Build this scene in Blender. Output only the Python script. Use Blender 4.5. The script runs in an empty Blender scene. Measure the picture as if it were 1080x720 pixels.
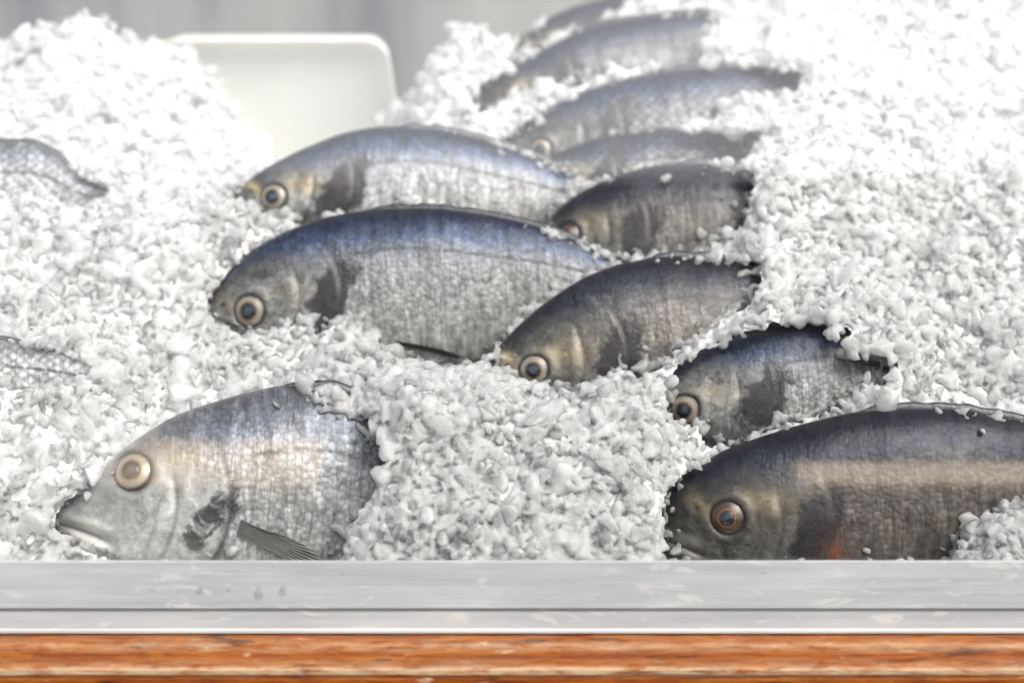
import bpy, math, random
import numpy as np
from mathutils import Vector, Matrix
from mathutils.bvhtree import BVHTree

random.seed(7)
RNG = np.random.default_rng(11)
sc = bpy.context.scene
COL = sc.collection
R = math.radians

# ------------------------------------------------------------------ camera
CAM = np.array([0.0, -1.0, 0.42])
PITCH = R(15.0)
FPX = 540.0 / math.tan(R(16.0))
FWD = np.array([0, math.cos(PITCH), -math.sin(PITCH)])
UPV = np.array([0, math.sin(PITCH), math.cos(PITCH)])


def ray(px, py):
    return FWD + np.array([1.0, 0, 0]) * ((px - 540.0) / FPX) - UPV * ((py - 360.0) / FPX)


def at(px, py, Y):
    d = ray(px, py)
    return CAM + d * ((Y - CAM[1]) / d[1])


cd = bpy.data.cameras.new("camera")
cam = bpy.data.objects.new("camera", cd)
COL.objects.link(cam)
cam.location = CAM
cam.rotation_euler = (math.pi / 2 - PITCH, 0, 0)
cd.sensor_width = 36.0
cd.lens = 18.0 / math.tan(R(16.0))
cd.clip_start = 0.01
cd.clip_end = 500
cd.dof.use_dof = True
cd.dof.focus_distance = 1.16
cd.dof.aperture_fstop = 3.2
sc.camera = cam

# ------------------------------------------------------------------ helpers


def tag(o, label=None, cat=None, group=None, kind=None):
    for k, v in (("label", label), ("category", cat), ("group", group), ("kind", kind)):
        if v:
            o[k] = v
    return o


def empty(name, loc=(0, 0, 0)):
    o = bpy.data.objects.new(name, None)
    o.empty_display_size = 0.02
    COL.objects.link(o)
    o.location = loc
    return o


def link_mesh(name, verts, faces, mats, parent=None, smooth=True, mat_idx=None):
    """verts: (n,3) array, faces: list of tuples or (m,k) array"""
    me = bpy.data.meshes.new(name)
    v = np.asarray(verts, dtype=np.float64)
    if isinstance(faces, np.ndarray):
        n, k = faces.shape
        me.vertices.add(len(v))
        me.vertices.foreach_set("co", v.astype(np.float32).ravel())
        me.loops.add(n * k)
        me.loops.foreach_set("vertex_index", faces.astype(np.int32).ravel())
        me.polygons.add(n)
        me.polygons.foreach_set("loop_start", np.arange(0, n * k, k, dtype=np.int32))
        me.update(calc_edges=True)
        me.validate()
    else:
        me.from_pydata([tuple(p) for p in v], [], faces)
        me.update()
    if not isinstance(mats, (list, tuple)):
        mats = [mats]
    for m in mats:
        me.materials.append(m)
    me.polygons.foreach_set("use_smooth", np.full(len(me.polygons), smooth))
    if mat_idx is not None:
        me.polygons.foreach_set("material_index", np.asarray(mat_idx, dtype=np.int32))
    o = bpy.data.objects.new(name, me)
    COL.objects.link(o)
    if parent is not None:
        o.parent = parent
    return o


def fattr(me, name, vals):
    a = me.attributes.new(name, 'FLOAT', 'POINT')
    a.data.foreach_set("value", np.asarray(vals, dtype=np.float32).ravel())


def vattr(me, name, vals):
    a = me.attributes.new(name, 'FLOAT_VECTOR', 'POINT')
    a.data.foreach_set("vector", np.asarray(vals, dtype=np.float32).ravel())


def pchip(xs, ys):
    xs = np.asarray(xs, float)
    ys = np.asarray(ys, float)
    h = np.diff(xs)
    d = np.diff(ys) / h
    m = np.zeros_like(ys)
    for i in range(1, len(xs) - 1):
        if d[i - 1] * d[i] > 0:
            w1 = 2 * h[i] + h[i - 1]
            w2 = h[i] + 2 * h[i - 1]
            m[i] = (w1 + w2) / (w1 / d[i - 1] + w2 / d[i])
    m[0], m[-1] = d[0], d[-1]

    def f(x):
        x = np.asarray(x, float)
        i = np.clip(np.searchsorted(xs, x) - 1, 0, len(xs) - 2)
        t = np.clip((x - xs[i]) / h[i], 0, 1)
        return ((2 * t**3 - 3 * t**2 + 1) * ys[i] + (t**3 - 2 * t**2 + t) * h[i] * m[i]
                + (-2 * t**3 + 3 * t**2) * ys[i + 1] + (t**3 - t**2) * h[i] * m[i + 1])
    return f


def sstep(a, b, x):
    t = np.clip((x - a) / (b - a), 0, 1)
    return t * t * (3 - 2 * t)


_P = RNG.random((256, 256))


def vnoise(x, y):
    xi = np.floor(x).astype(int)
    yi = np.floor(y).astype(int)
    fx = x - xi
    fy = y - yi
    fx = fx * fx * (3 - 2 * fx)
    fy = fy * fy * (3 - 2 * fy)
    g = lambda a, b: _P[a % 256, b % 256]
    return ((g(xi, yi) * (1 - fx) + g(xi + 1, yi) * fx) * (1 - fy)
            + (g(xi, yi + 1) * (1 - fx) + g(xi + 1, yi + 1) * fx) * fy)


def fbm(x, y, o=4):
    r = 0
    a = 0.5
    for k in range(o):
        r = r + a * (vnoise(x * 2**k + 17.3 * k, y * 2**k + 5.1 * k) - 0.5)
        a *= 0.5
    return r


# ------------------------------------------------------------------ materials


class NT:
    def __init__(self, name):
        self.m = bpy.data.materials.new(name)
        self.m.use_nodes = True
        self.t = self.m.node_tree
        self.t.nodes.clear()
        self.out = self.t.nodes.new("ShaderNodeOutputMaterial")

    def n(self, kind, **kw):
        nd = self.t.nodes.new(kind)
        for k, v in kw.items():
            setattr(nd, k, v)
        return nd

    def set(self, sock, v):
        if hasattr(v, "node"):
            self.t.links.new(v, sock)
        elif isinstance(v, (tuple, list)) and len(v) == 3 and sock.type == 'RGBA':
            sock.default_value = (*v, 1)
        else:
            sock.default_value = v

    def math(self, op, a, b=0.0, c=None, clamp=False):
        nd = self.n("ShaderNodeMath", operation=op, use_clamp=clamp)
        self.set(nd.inputs[0], a)
        self.set(nd.inputs[1], b)
        if c is not None:
            self.set(nd.inputs[2], c)
        return nd.outputs[0]

    def mix(self, f, a, b, blend='MIX'):
        nd = self.n("ShaderNodeMix", data_type='RGBA', blend_type=blend, clamp_factor=True)
        self.set(nd.inputs[0], f)
        self.set(nd.inputs[6], a)
        self.set(nd.inputs[7], b)
        return nd.outputs[2]

    def attr(self, name, out="Fac"):
        nd = self.n("ShaderNodeAttribute", attribute_type='GEOMETRY', attribute_name=name)
        return nd.outputs[out]

    def mapping(self, v, scale=(1, 1, 1), rot=(0, 0, 0), loc=(0, 0, 0)):
        nd = self.n("ShaderNodeMapping")
        self.set(nd.inputs["Vector"], v)
        nd.inputs["Scale"].default_value = scale
        nd.inputs["Rotation"].default_value = rot
        nd.inputs["Location"].default_value = loc
        return nd.outputs[0]

    def noise(self, v, scale=1.0, detail=4.0, rough=0.55, dist=0.0, out=0):
        nd = self.n("ShaderNodeTexNoise")
        if v is not None:
            self.set(nd.inputs["Vector"], v)
        nd.inputs["Scale"].default_value = scale
        nd.inputs["Detail"].default_value = detail
        nd.inputs["Roughness"].default_value = rough
        nd.inputs["Distortion"].default_value = dist
        return nd.outputs[out]

    def ramp(self, f, stops, interp='LINEAR'):
        nd = self.n("ShaderNodeValToRGB")
        cr = nd.color_ramp
        cr.interpolation = interp
        while len(cr.elements) < len(stops):
            cr.elements.new(0.5)
        for e, (p, c) in zip(cr.elements, stops):
            e.position = p
            e.color = (c, c, c, 1) if isinstance(c, (int, float)) else (*c, 1)
        self.set(nd.inputs[0], f)
        return nd.outputs[0]

    def bump(self, h, strength, dist, normal=None):
        nd = self.n("ShaderNodeBump")
        nd.inputs["Strength"].default_value = strength
        nd.inputs["Distance"].default_value = dist
        self.set(nd.inputs["Height"], h)
        if normal is not None:
            self.set(nd.inputs["Normal"], normal)
        return nd.outputs[0]

    def principled(self, **kw):
        nd = self.n("ShaderNodeBsdfPrincipled")
        for k, v in kw.items():
            self.set(nd.inputs[k.replace("_", " ")], v)
        self.t.links.new(nd.outputs[0], self.out.inputs[0])
        return nd


def fish_material(seed, dark=1.0, brown=0.0, blue=0.0, scale_amt=1.0, scale_n=58.0, wash=0.0):
    N = NT("fish_skin")
    flat = N.attr("flat", "Vector")
    t = N.attr("t")
    head = N.attr("head")
    gill = N.attr("gill")
    gold = N.attr("gold")
    lat = N.attr("lat")
    red = N.attr("red")
    ring = N.attr("ring")
    off = (seed * 3.17, seed * 1.73, seed * 0.7)
    fl = N.mapping(flat, loc=off)
    # warped height coordinate
    nz = N.noise(fl, 5.0, 5, 0.6)
    tt = N.math('ADD', t, N.math('MULTIPLY', N.math('SUBTRACT', nz, 0.5), 0.26))
    d = min(dark, 1.35)
    bl = blue
    base = N.ramp(tt, [
        (0.0, (.60 * d, .595 * d, .575 * d)),
        (0.32, (.44 * d, .44 * d, .435 * d)),
        (0.56, (.355 * d, .36 * d, .37 * d)),
        (0.70, (.25 * d, .265 * d, .295 * d + .02 * bl)),
        (0.82, (.080 * d, .103 * d + .014 * bl, .155 * d + .07 * bl)),
        (0.94, (.030 * d, .038 * d, .06 * d + .03 * bl)),
        (1.0, (.026, .028, .034))])
    base = N.mix(wash, base, (.45, .46, .47))
    base = N.mix(brown, base, N.mix(1.0, base, (.88, .74, .62), 'MULTIPLY'))
    # vertical bark like streaks
    st = N.noise(N.mapping(fl, scale=(88, 15, 1)), 1.0, 5, 0.66, 0.35)
    stc = N.ramp(st, [(0.30, .34), (0.44, .74), (0.56, 1.08), (0.70, 1.55)])
    body = N.math('SUBTRACT', 1.0, head)
    base = N.mix(N.math('MULTIPLY', body, 0.9), base, N.mix(1.0, base, stc, 'MULTIPLY'))
    # mottling
    mo = N.noise(fl, 55.0, 7, 0.7)
    moc = N.ramp(mo, [(0.28, .62), (0.5, 1.0), (0.72, 1.38)])
    base = N.mix(0.9, base, N.mix(1.0, base, moc, 'MULTIPLY'))
    # brown stains
    bs = N.noise(N.mapping(fl, scale=(5, 3, 1), loc=(3, 1, 0)), 2.0, 4, 0.6)
    bsf = N.math('MULTIPLY', N.ramp(bs, [(0.52, 0.0), (0.68, 1.0)]), 0.35)
    base = N.mix(bsf, base, N.mix(1.0, base, (.78, .66, .56), 'MULTIPLY'))
    # scales : diamond lattice
    sv = N.mapping(flat, scale=(scale_n, scale_n * 1.25, 1), rot=(0, 0, R(45)))
    wob = N.n("ShaderNodeVectorMath", operation='ADD')
    N.set(wob.inputs[0], sv)
    nv = N.noise(N.mapping(fl, scale=(14, 14, 1)), 1.0, 2, 0.5, 0, 1)
    N.set(wob.inputs[1], nv)
    vo = N.n("ShaderNodeTexVoronoi", voronoi_dimensions='2D')
    N.set(vo.inputs["Vector"], wob.outputs[0])
    vo.inputs["Scale"].default_value = 1.0
    vo.inputs["Randomness"].default_value = 0.28 if scale_amt > 1.2 else 0.85
    sd = vo.outputs["Distance"]
    scol = N.n("ShaderNodeSeparateColor")
    N.set(scol.inputs[0], vo.outputs["Color"])
    rnd = scol.outputs[0]
    sfac = N.math('MULTIPLY', body, N.ramp(tt, [(0.1, .45), (0.4, .9), (0.93, 1.0), (1.0, .3)]))
    edge = N.ramp(sd, [(0.10, 1.30), (0.34, 1.0), (0.56, .50), (0.72, .38)])
    base = N.mix(N.math('MULTIPLY', sfac, .36 * scale_amt), base, N.mix(1.0, base, edge, 'MULTIPLY'))
    flick = N.ramp(rnd, [(0.0, .62), (0.6, 1.0), (0.85, 1.25), (0.97, 1.55)])
    base = N.mix(N.math('MULTIPLY', sfac, .6), base, N.mix(1.0, base, flick, 'MULTIPLY'))
    # head skin
    hn = N.noise(fl, 34.0, 9, 0.76, 0.4)
    hc = N.ramp(hn, [(0.34, (.07 * d, .07 * d, .072 * d)), (0.45, (.24 * d, .245 * d, .245 * d)),
                     (0.56, (.45 * d, .455 * d, .45 * d)), (0.68, (.80 * d, .79 * d, .75 * d))])
    hb = N.ramp(tt, [(0.0, 1.05), (0.45, .95), (0.66, .62), (0.86, .25), (1.0, .15)])
    hc = N.mix(1.0, hc, hb, 'MULTIPLY')
    hc = N.mix(wash * .9, hc, (.74, .74, .72))
    hc = N.mix(brown * .7, hc, N.mix(1.0, hc, (.85, .74, .62), 'MULTIPLY'))
    base = N.mix(head, base, hc)
    # golden band and cheek
    gn = N.noise(fl, 30.0, 4, 0.6)
    gf = N.math('MULTIPLY', gold, N.ramp(gn, [(0.32, .15), (0.6, 1.0)]))
    base = N.mix(gf, base, N.mix(gn, (.60, .42, .16), (.74, .66, .46)))
    # dark gill blotch with mottled edge
    gm = N.noise(fl, 24.0, 7, 0.72, .5)
    gfac = N.ramp(N.math('ADD', gill, N.math('MULTIPLY', N.math('SUBTRACT', gm, .5), 1.5)),
                  [(0.34, 0.0), (0.56, 1.0)])
    gc = N.ramp(gm, [(0.3, (.012, .010, .012)), (0.55, (.028, .023, .027)), (0.75, (.12, .10, .10))])
    base = N.mix(N.math('MULTIPLY', gfac, .93), base, gc)
    base = N.mix(N.attr("lip"), base, N.mix(gn, (.58, .57, .54), (.84, .82, .78)))
    base = N.mix(red, base, N.ramp(gm, [(0.35, (.10, .02, .012)), (0.6, (.42, .12, .05))]))
    # lateral line (dashed, dark)
    ln = N.noise(N.mapping(fl, scale=(95, 20, 1)), 1.0, 2, 0.5)
    lf = N.math('MULTIPLY', lat, N.ramp(ln, [(0.34, .45), (0.5, 1.0)]))
    base = N.mix(lf, base, (.03, .03, .036))
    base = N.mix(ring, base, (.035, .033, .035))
    # bump
    h1 = N.math('MULTIPLY', sfac, N.math('SUBTRACT', .7, sd))
    h1 = N.math('MULTIPLY', h1, .35 * scale_amt)
    h2 = N.math('MULTIPLY', N.math('MULTIPLY', st, body), .9)
    h3 = N.math('MULTIPLY', mo, .5)
    h4 = N.math('MULTIPLY', N.math('MULTIPLY', hn, head), .8)
    hh = N.math('ADD', N.math('ADD', h1, h2), N.math('ADD', h3, h4))
    bp = N.bump(hh, 0.55, 0.0015)
    rg = N.ramp(mo, [(0.3, .24), (0.7, .42)])
    rg = N.math('ADD', rg, N.math('MULTIPLY', gfac, -.06))
    met = N.math('MULTIPLY', N.math('SUBTRACT', 1.0, N.math('MULTIPLY', gfac, .85)), .30)
    N.principled(Base_Color=base, Metallic=met, Roughness=rg, Normal=bp,
                 Specular_IOR_Level=.4, Coat_Weight=.22, Coat_Roughness=.07)
    return N.m


def eye_material(amber):
    N = NT("fish_iris")
    rr = N.attr("rr")
    co = N.n("ShaderNodeTexCoord").outputs["Object"]
    nz = N.noise(co, 420.0, 5, .7)
    r2 = N.math('ADD', rr, N.math('MULTIPLY', N.math('SUBTRACT', nz, .5), .22))
    a = amber
    mx0 = lambda p: (p[0], tuple(max(.008, q) for q in p[1]))
    c = N.ramp(r2, [mx0(p) for p in [(0.46, (.02, .02, .025)), (0.52, (.10 + .2 * a, .085 + .02 * a, .07 - .04 * a)),
                    (0.60, (.33 - .24 * a, .25 - .215 * a, .17 - .16 * a)), (0.70, (.38 - .32 * a, .31 - .27 * a, .24 - .22 * a)),
                    (0.80, (.36 - .28 * a, .33 - .28 * a, .28 - .25 * a)), (0.89, (.22 - .17 * a, .20 - .17 * a, .17 - .14 * a)),
                    (0.96, (.05, .045, .045)), (1.0, (.03, .028, .03))]])
    N.principled(Base_Color=c, Metallic=.15, Roughness=.32, Coat_Weight=1.0, Coat_Roughness=.03)
    return N.m


def pupil_material(cloud):
    N = NT("fish_pupil")
    rr = N.attr("rr")
    k = cloud
    c = N.ramp(rr, [(0.0, (.055 * k, .066 * k, .09 * k)), (0.42, (.035 * k, .044 * k, .062 * k)), (0.60, (.014, .018, .026)),
                    (0.78, (.012, .014, .02)), (1.0, (.012, .012, .016))])
    N.principled(Base_Color=c, Roughness=.15, Coat_Weight=1.0, Coat_Roughness=.02)
    return N.m


def fin_material(base):
    N = NT("fish_fin")
    fl = N.attr("flat", "Vector")
    nz = N.noise(N.mapping(fl, scale=(3, 60, 1)), 1.0, 3, .6)
    n2 = N.noise(fl, 9.0, 4, .6)
    c = N.mix(N.ramp(nz, [(0.35, 0.0), (0.65, 1.0)]), tuple(b * .35 for b in base), tuple(b * 1.7 for b in base))
    c = N.mix(N.ramp(n2, [(0.4, 0.0), (0.7, .5)]), c, tuple(min(1, b * 2.4) for b in base))
    bp = N.bump(nz, .7, .001)
    N.principled(Base_Color=c, Roughness=.35, Coat_Weight=.3, Coat_Roughness=.1, Normal=bp)
    return N.m


def ice_chunk_material(clear=False):
    N = NT("ice_granule")
    co = N.n("ShaderNodeTexCoord").outputs["Object"]
    nz = N.noise(co, 90.0, 5, .65)
    bp = N.bump(N.noise(co, 420.0, 4, .6), .3, .0010)
    N.principled(Base_Color=(.985, .992, .995), Roughness=N.ramp(nz, [(0.3, .05), (0.7, .24)]), IOR=1.33,
                 Transmission_Weight=N.ramp(nz, [(0.33, .22 if clear else .10), (0.66, .52 if clear else .36)]),
                 Subsurface_Weight=.9, Subsurface_Radius=(1.0, 1.0, 1.0), Subsurface_Scale=.022, Normal=bp)
    return N.m


def ice_mass_material():
    N = NT("ice_mass")
    co = N.n("ShaderNodeTexCoord").outputs["Object"]
    nz = N.noise(co, 120.0, 6, .65)
    n2 = N.noise(co, 300.0, 4, .6)
    bp = N.bump(N.math('ADD', nz, N.math('MULTIPLY', n2, .6)), .7, .004)
    N.principled(Base_Color=(.965, .97, .97), Roughness=.3, IOR=1.31, Normal=bp,
                 Subsurface_Weight=.6, Subsurface_Radius=(1.0, 1.0, 1.0), Subsurface_Scale=.006)
    return N.m


# ------------------------------------------------------------------ fish
G_TOP = ([0, .004, .012, .03, .08, .15, .22, .30, .40, .50, .60, .70, .80, .88, .95, 1.0],
         [-.005, .004, .014, .035, .09, .148, .185, .207, .216, .205, .178, .138, .092, .063, .052, .055])
G_BOT = ([0, .004, .012, .03, .08, .15, .22, .30, .40, .50, .60, .70, .80, .88, .95, 1.0],
         [-.02, -.030, -.040, -.055, -.088, -.12, -.145, -.16, -.168, -.162, -.14, -.102, -.062, -.042, -.038, -.042])
G_WID = ([0, .006, .015, .03, .06, .10, .16, .22, .30, .40, .55, .70, .85, 1.0],
         [.004, .013, .022, .033, .048, .061, .074, .083, .088, .086, .070, .048, .026, .012])
gW = pchip(*G_WID)


def gill_curve(z, zc):
    u = (z - zc) / .16
    return .30 - .075 * np.clip(u, -1.6, 1.6)**2


FISH_BVH = {}


def make_fish(key, label, snout, tail, ys, yt, top, eye, eye_r, gill=None, bot=None, lean=22, dark=1.0, brown=0.0,
              blue=0.0, scale_amt=1.0, scale_n=74.0, amber=0.0, cloud=1.0, pect=None, dorsal=(.36, .9), red=0.0,
              wid=1.0, gold=1.0, seed=1, gill_amt=1.0, wash=0.0, lat_top=None, mouth=0.0, eye_visible=True):
    S = at(*snout, ys)
    T = at(*tail, yt)
    X = T - S
    L = np.linalg.norm(X)
    X = X / L
    Z0 = np.array([0, 0, 1.0])
    Z0 = Z0 - X * np.dot(Z0, X)
    Z0 /= np.linalg.norm(Z0)
    Y0 = np.cross(Z0, X)
    a = R(lean)
    Zl = Z0 * math.cos(a) + Y0 * math.sin(a)
    Yl = np.cross(Zl, X)
    M3 = np.stack([X, Yl, Zl], axis=1)         # columns

    def to_plane(px, py, yoff=0.0):
        d = ray(px, py)
        o = CAM - S
        # (o + k d).Yl = yoff*L
        k = (yoff * L - np.dot(o, Yl)) / np.dot(d, Yl)
        p = o + k * d
        return np.dot(p, X) / L, np.dot(p, Zl) / L

    # dorsal profile traced where the photo shows it
    gT = pchip(*G_TOP)
    gB = pchip(*G_BOT)
    pts = sorted(to_plane(*p) for p in top)
    s0, s1 = pts[0][0], pts[-1][0]
    xs, ys_ = [], []
    for s_, z_ in zip(*G_TOP):
        if s_ < s0 - .004:
            xs.append(s_)
            ys_.append(z_ + (pts[0][1] - float(gT(s0))) * max(0, 1 - (s0 - s_) / .25))
    for s_, z_ in pts:
        if 0 <= s_ <= 1 and (not xs or s_ > xs[-1] + .002):
            xs.append(s_)
            ys_.append(z_)
    for s_, z_ in zip(*G_TOP):
        if s_ > s1 + .03:
            xs.append(s_)
            ys_.append(z_ + (pts[-1][1] - float(gT(min(s1, 1)))) * max(0, 1 - (s_ - s1) / .35))
    if xs[0] > 0:
        xs.insert(0, 0.0)
        ys_.insert(0, min(ys_[0], -.005 + ys_[0] * .3))
    fT = pchip(xs, ys_)
    if bot:
        bp_ = sorted(to_plane(*p) for p in bot)
        b0, b1 = bp_[0][0], bp_[-1][0]
        bx, by = [], []
        for s_, z_ in zip(*G_BOT):
            if s_ < b0 - .004:
                bx.append(s_)
                by.append(z_)
        for s_, z_ in bp_:
            if not bx or s_ > bx[-1] + .002:
                bx.append(max(s_, 0))
                by.append(z_)
        for s_, z_ in zip(*G_BOT):
            if s_ > b1 + .04:
                bx.append(s_)
                by.append(z_ + (by[-1] - float(gB(bx[-1]))) * .5 if False else z_)
        if bx[0] > 0:
            bx.insert(0, 0.0)
            by.insert(0, by[0] + .015)
        fB = pchip(bx, by)
    else:
        fB = gB

    def top_bot(s):
        t_ = fT(s)
        b_ = np.minimum(fB(s), t_ - .004)
        return t_, b_

    def flank_y(s, z):
        t_, b_ = top_bot(s)
        m = (t_ + b_) / 2
        h = (t_ - b_) / 2
        c = np.clip((z - m) / h, -.999, .999)
        return gW(s) * wid * np.sqrt(1 - c * c)

    # pixel -> flank position
    def on_flank(px, py):
        y = 0.06
        for _ in range(12):
            s_, z_ = to_plane(px, py, -y)
            y = float(flank_y(np.clip(s_, 0.01, .99), z_))
        return s_, z_

    es, ez = on_flank(*eye)
    eye_r *= .86
    er = eye_r * L / np.linalg.norm(T - S) / FPX * np.linalg.norm(S - CAM) / L
    if gill:
        gs, gz = on_flank(*gill)
    else:
        gs, gz = .285, .02
    gshift = gs - .285
    nu, nv = 300, 150
    u = np.linspace(0, 1, nu)
    s = .004 + .996 * (u**1.35)
    phi = np.linspace(0, 2 * math.pi, nv, endpoint=False)
    SS, PH = np.meshgrid(s, phi, indexing='ij')
    tp, bt = top_bot(s)
    mid = ((tp + bt) / 2)[:, None]
    hh = ((tp - bt) / 2)[:, None]
    ww = (gW(s) * wid)[:, None]
    zz = mid + hh * np.cos(PH)
    sn = np.sin(PH)
    yy = -ww * np.sign(sn) * np.abs(sn)**1.08
    left = sn > -0.02
    tn = (zz - bt[:, None]) / np.maximum(tp - bt, 1e-4)[:, None]
    # --- relief
    gc = gill_curve(zz, gz) + gshift
    ds = SS - gc
    rag = .55 + 1.6 * np.clip(fbm(zz * 26 + seed, SS * 8 + seed, 3) + .25, 0, .6)
    disp = rag * .0020 * np.exp(-np.clip(-ds, 0, 1) / .09) * sstep(.007, -.007, ds) - .0026 * np.exp(-np.clip(ds, 0, 1) / .014) * sstep(-.003, .008, ds)
    disp *= sstep(.12, .30, tn) * sstep(.88, .62, tn)
    gc2 = gc - .088 - .03 * (zz - gz)
    d2 = SS - gc2
    disp += (-.0035 * np.exp(-(d2 / .009)**2) + .003 * np.exp(-((d2 + .022) / .02)**2)) * sstep(.10, .25, tn) * sstep(.75, .55, tn)
    re = np.hypot(SS - es, zz - ez)
    disp += .0045 * np.exp(-((re - er * 1.25) / (er * .38))**2) - .010 * sstep(er * 1.12, er * .7, re)
    # mouth line
    msl = .085 + mouth * .03
    zm = -.012 - .40 * SS - 3.0 * mouth * SS * SS - mouth * .01
    zm = zm + (bt + (tp - bt) * .30)[0] * .6
    if mouth > 0:
        zm = -.004 - .16 * SS - 1.1 * SS * SS
    mk = sstep(msl, msl * .6, SS)
    disp += (-.010 * np.exp(-((zz - zm) / (.0045 + .006 * mouth))**2) + .005 * np.exp(-((zz - zm - .016) / .010)**2)
             + .005 * np.exp(-((zz - zm + .016) / .010)**2)) * mk
    # nostril
    rn = np.hypot((SS - es + er * 1.75) / 1.4, zz - ez - er * .55)
    disp += -.005 * np.exp(-(rn / .006)**2)
    nse = fbm(SS * 9 + seed * 3.1, zz * 9 + seed, 4)
    disp += .010 * nse * (tn > .03)
    fold = fbm(SS * 26 + seed * 7.7, zz * 5 + seed * 2, 3)
    disp += .0045 * fold * sstep(.28, .36, SS)
    disp *= np.clip(np.abs(sn) * 1.6, 0, 1) * np.clip(ww / .055, .1, 1)
    yy = yy - np.sign(sn) * disp
    # --- colour masks
    headm = sstep(.012, -.012, ds + .02 * fbm(SS * 30, zz * 30, 3)) * sstep(1.0, .74, tn + .28 * sstep(.1, .3, SS))
    gx = (SS - gs - .30 * (zz - gz) - .03 * fbm(SS * 14 + seed, zz * 14, 4) * 2) / .050
    gzz = (zz - gz + .01) / .095
    gillm = gill_amt * np.exp(-(np.abs(gx)**2.2 + np.abs(gzz)**2.2))
    # brow: golden band in front of / above the eye, pale cheek behind it
    gx1 = (SS - (es - er * 1.55)) / (er * .75)
    gz1 = (zz - (ez + er * .75) - .6 * (es - er * 1.5 - SS)) / (er * .55)
    goldm = np.exp(-(gx1**2 + gz1**2)) * .9
    gx2 = (SS - (es + er * 2.2)) / (er * 1.5)
    gz2 = (zz - (ez + er * .9)) / (er * .8)
    goldm = (goldm + .55 * np.exp(-(gx2**2 + gz2**2))) * gold
    # lateral line
    lt = pchip([.24, .32, .45, .6, .8, 1.0], [.62, .70, .73, .70, .62, .5] if lat_top is None else lat_top)
    dl = (tn - lt(SS)) * (tp - bt)[:, None]
    latm = np.exp(-(dl / .0042)**2) * sstep(.30, .34, SS)
    rgx = (SS - gs - .02) / .02
    rgz = (zz - gz + .085) / .04
    redm = red * np.exp(-(rgx**2 + rgz**2))
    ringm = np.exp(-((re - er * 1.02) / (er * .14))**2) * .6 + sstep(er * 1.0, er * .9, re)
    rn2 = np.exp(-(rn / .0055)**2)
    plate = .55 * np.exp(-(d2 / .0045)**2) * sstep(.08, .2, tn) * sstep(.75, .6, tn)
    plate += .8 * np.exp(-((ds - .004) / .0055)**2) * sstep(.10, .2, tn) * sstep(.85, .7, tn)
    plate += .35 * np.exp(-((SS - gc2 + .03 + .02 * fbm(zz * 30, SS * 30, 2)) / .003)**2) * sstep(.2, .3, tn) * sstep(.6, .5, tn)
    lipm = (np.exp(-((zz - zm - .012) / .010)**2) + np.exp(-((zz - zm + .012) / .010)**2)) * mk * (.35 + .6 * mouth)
    ringm = np.clip(ringm + plate + rn2 + .7 * np.exp(-((zz - zm) / .003)**2) * mk, 0, 1)  # dark lines also drawn along plate edges, nostril and mouth slit
    P = np.stack([SS, yy, zz], axis=-1).reshape(-1, 3)
    n0 = len(P)
    caps = np.array([[0.0, 0, (tp[0] + bt[0]) / 2], [1.004, 0, (tp[-1] + bt[-1]) / 2]])
    V = np.vstack([P, caps])
    i = np.arange(nu - 1)[:, None]
    j = np.arange(nv)[None, :]
    jn = (j + 1) % nv
    F = np.stack([i * nv + j + 0 * jn, i * nv + jn, (i + 1) * nv + jn, (i + 1) * nv + j + 0 * jn], axis=-1).reshape(-1, 4)
    # caps as degenerate-free quads: pairs of triangles are avoided by using n0 centre with two ring edges
    jj = np.arange(0, nv, 2)
    c0 = np.stack([np.full_like(jj, n0), (jj + 2) % nv, (jj + 1) % nv, jj], axis=-1)
    base_i = (nu - 1) * nv
    c1 = np.stack([np.full_like(jj, n0 + 1), base_i + jj, base_i + (jj + 1) % nv, base_i + (jj + 2) % nv], axis=-1)
    F = np.vstack([F, c0, c1])
    root = empty("sea_bream", S)
    root.matrix_world = Matrix.Translation(Vector(S)) @ Matrix([list(r) for r in M3]).to_4x4()
    tag(root, label, "fish", "whole silver fish bedded in crushed ice")
    mat = fish_material(seed, dark, brown, blue, scale_amt, scale_n, wash)
    body = link_mesh("body", V * L, F, mat, root)
    me = body.data
    ext = lambda arr: np.concatenate([arr.reshape(-1), [arr.reshape(-1)[0], arr.reshape(-1)[-1]]])
    for nm, arr in (("t", tn), ("head", headm), ("gill", gillm), ("gold", goldm), ("lat", latm), ("red", redm), ("ring", ringm), ("lip", np.clip(lipm, 0, 1))):
        fattr(me, nm, ext(arr))
    vattr(me, "flat", np.stack([ext(SS), ext(zz), ext(zz * 0 + seed)], axis=-1))
    Wd = (V * L) @ M3.T + S
    FISH_BVH[key] = BVHTree.FromPolygons([Vector(p) for p in Wd], F.tolist())

    # --- eye
    def flank_pt(s_, z_):
        return np.array([s_, -float(flank_y(s_, z_)), z_])
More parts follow.
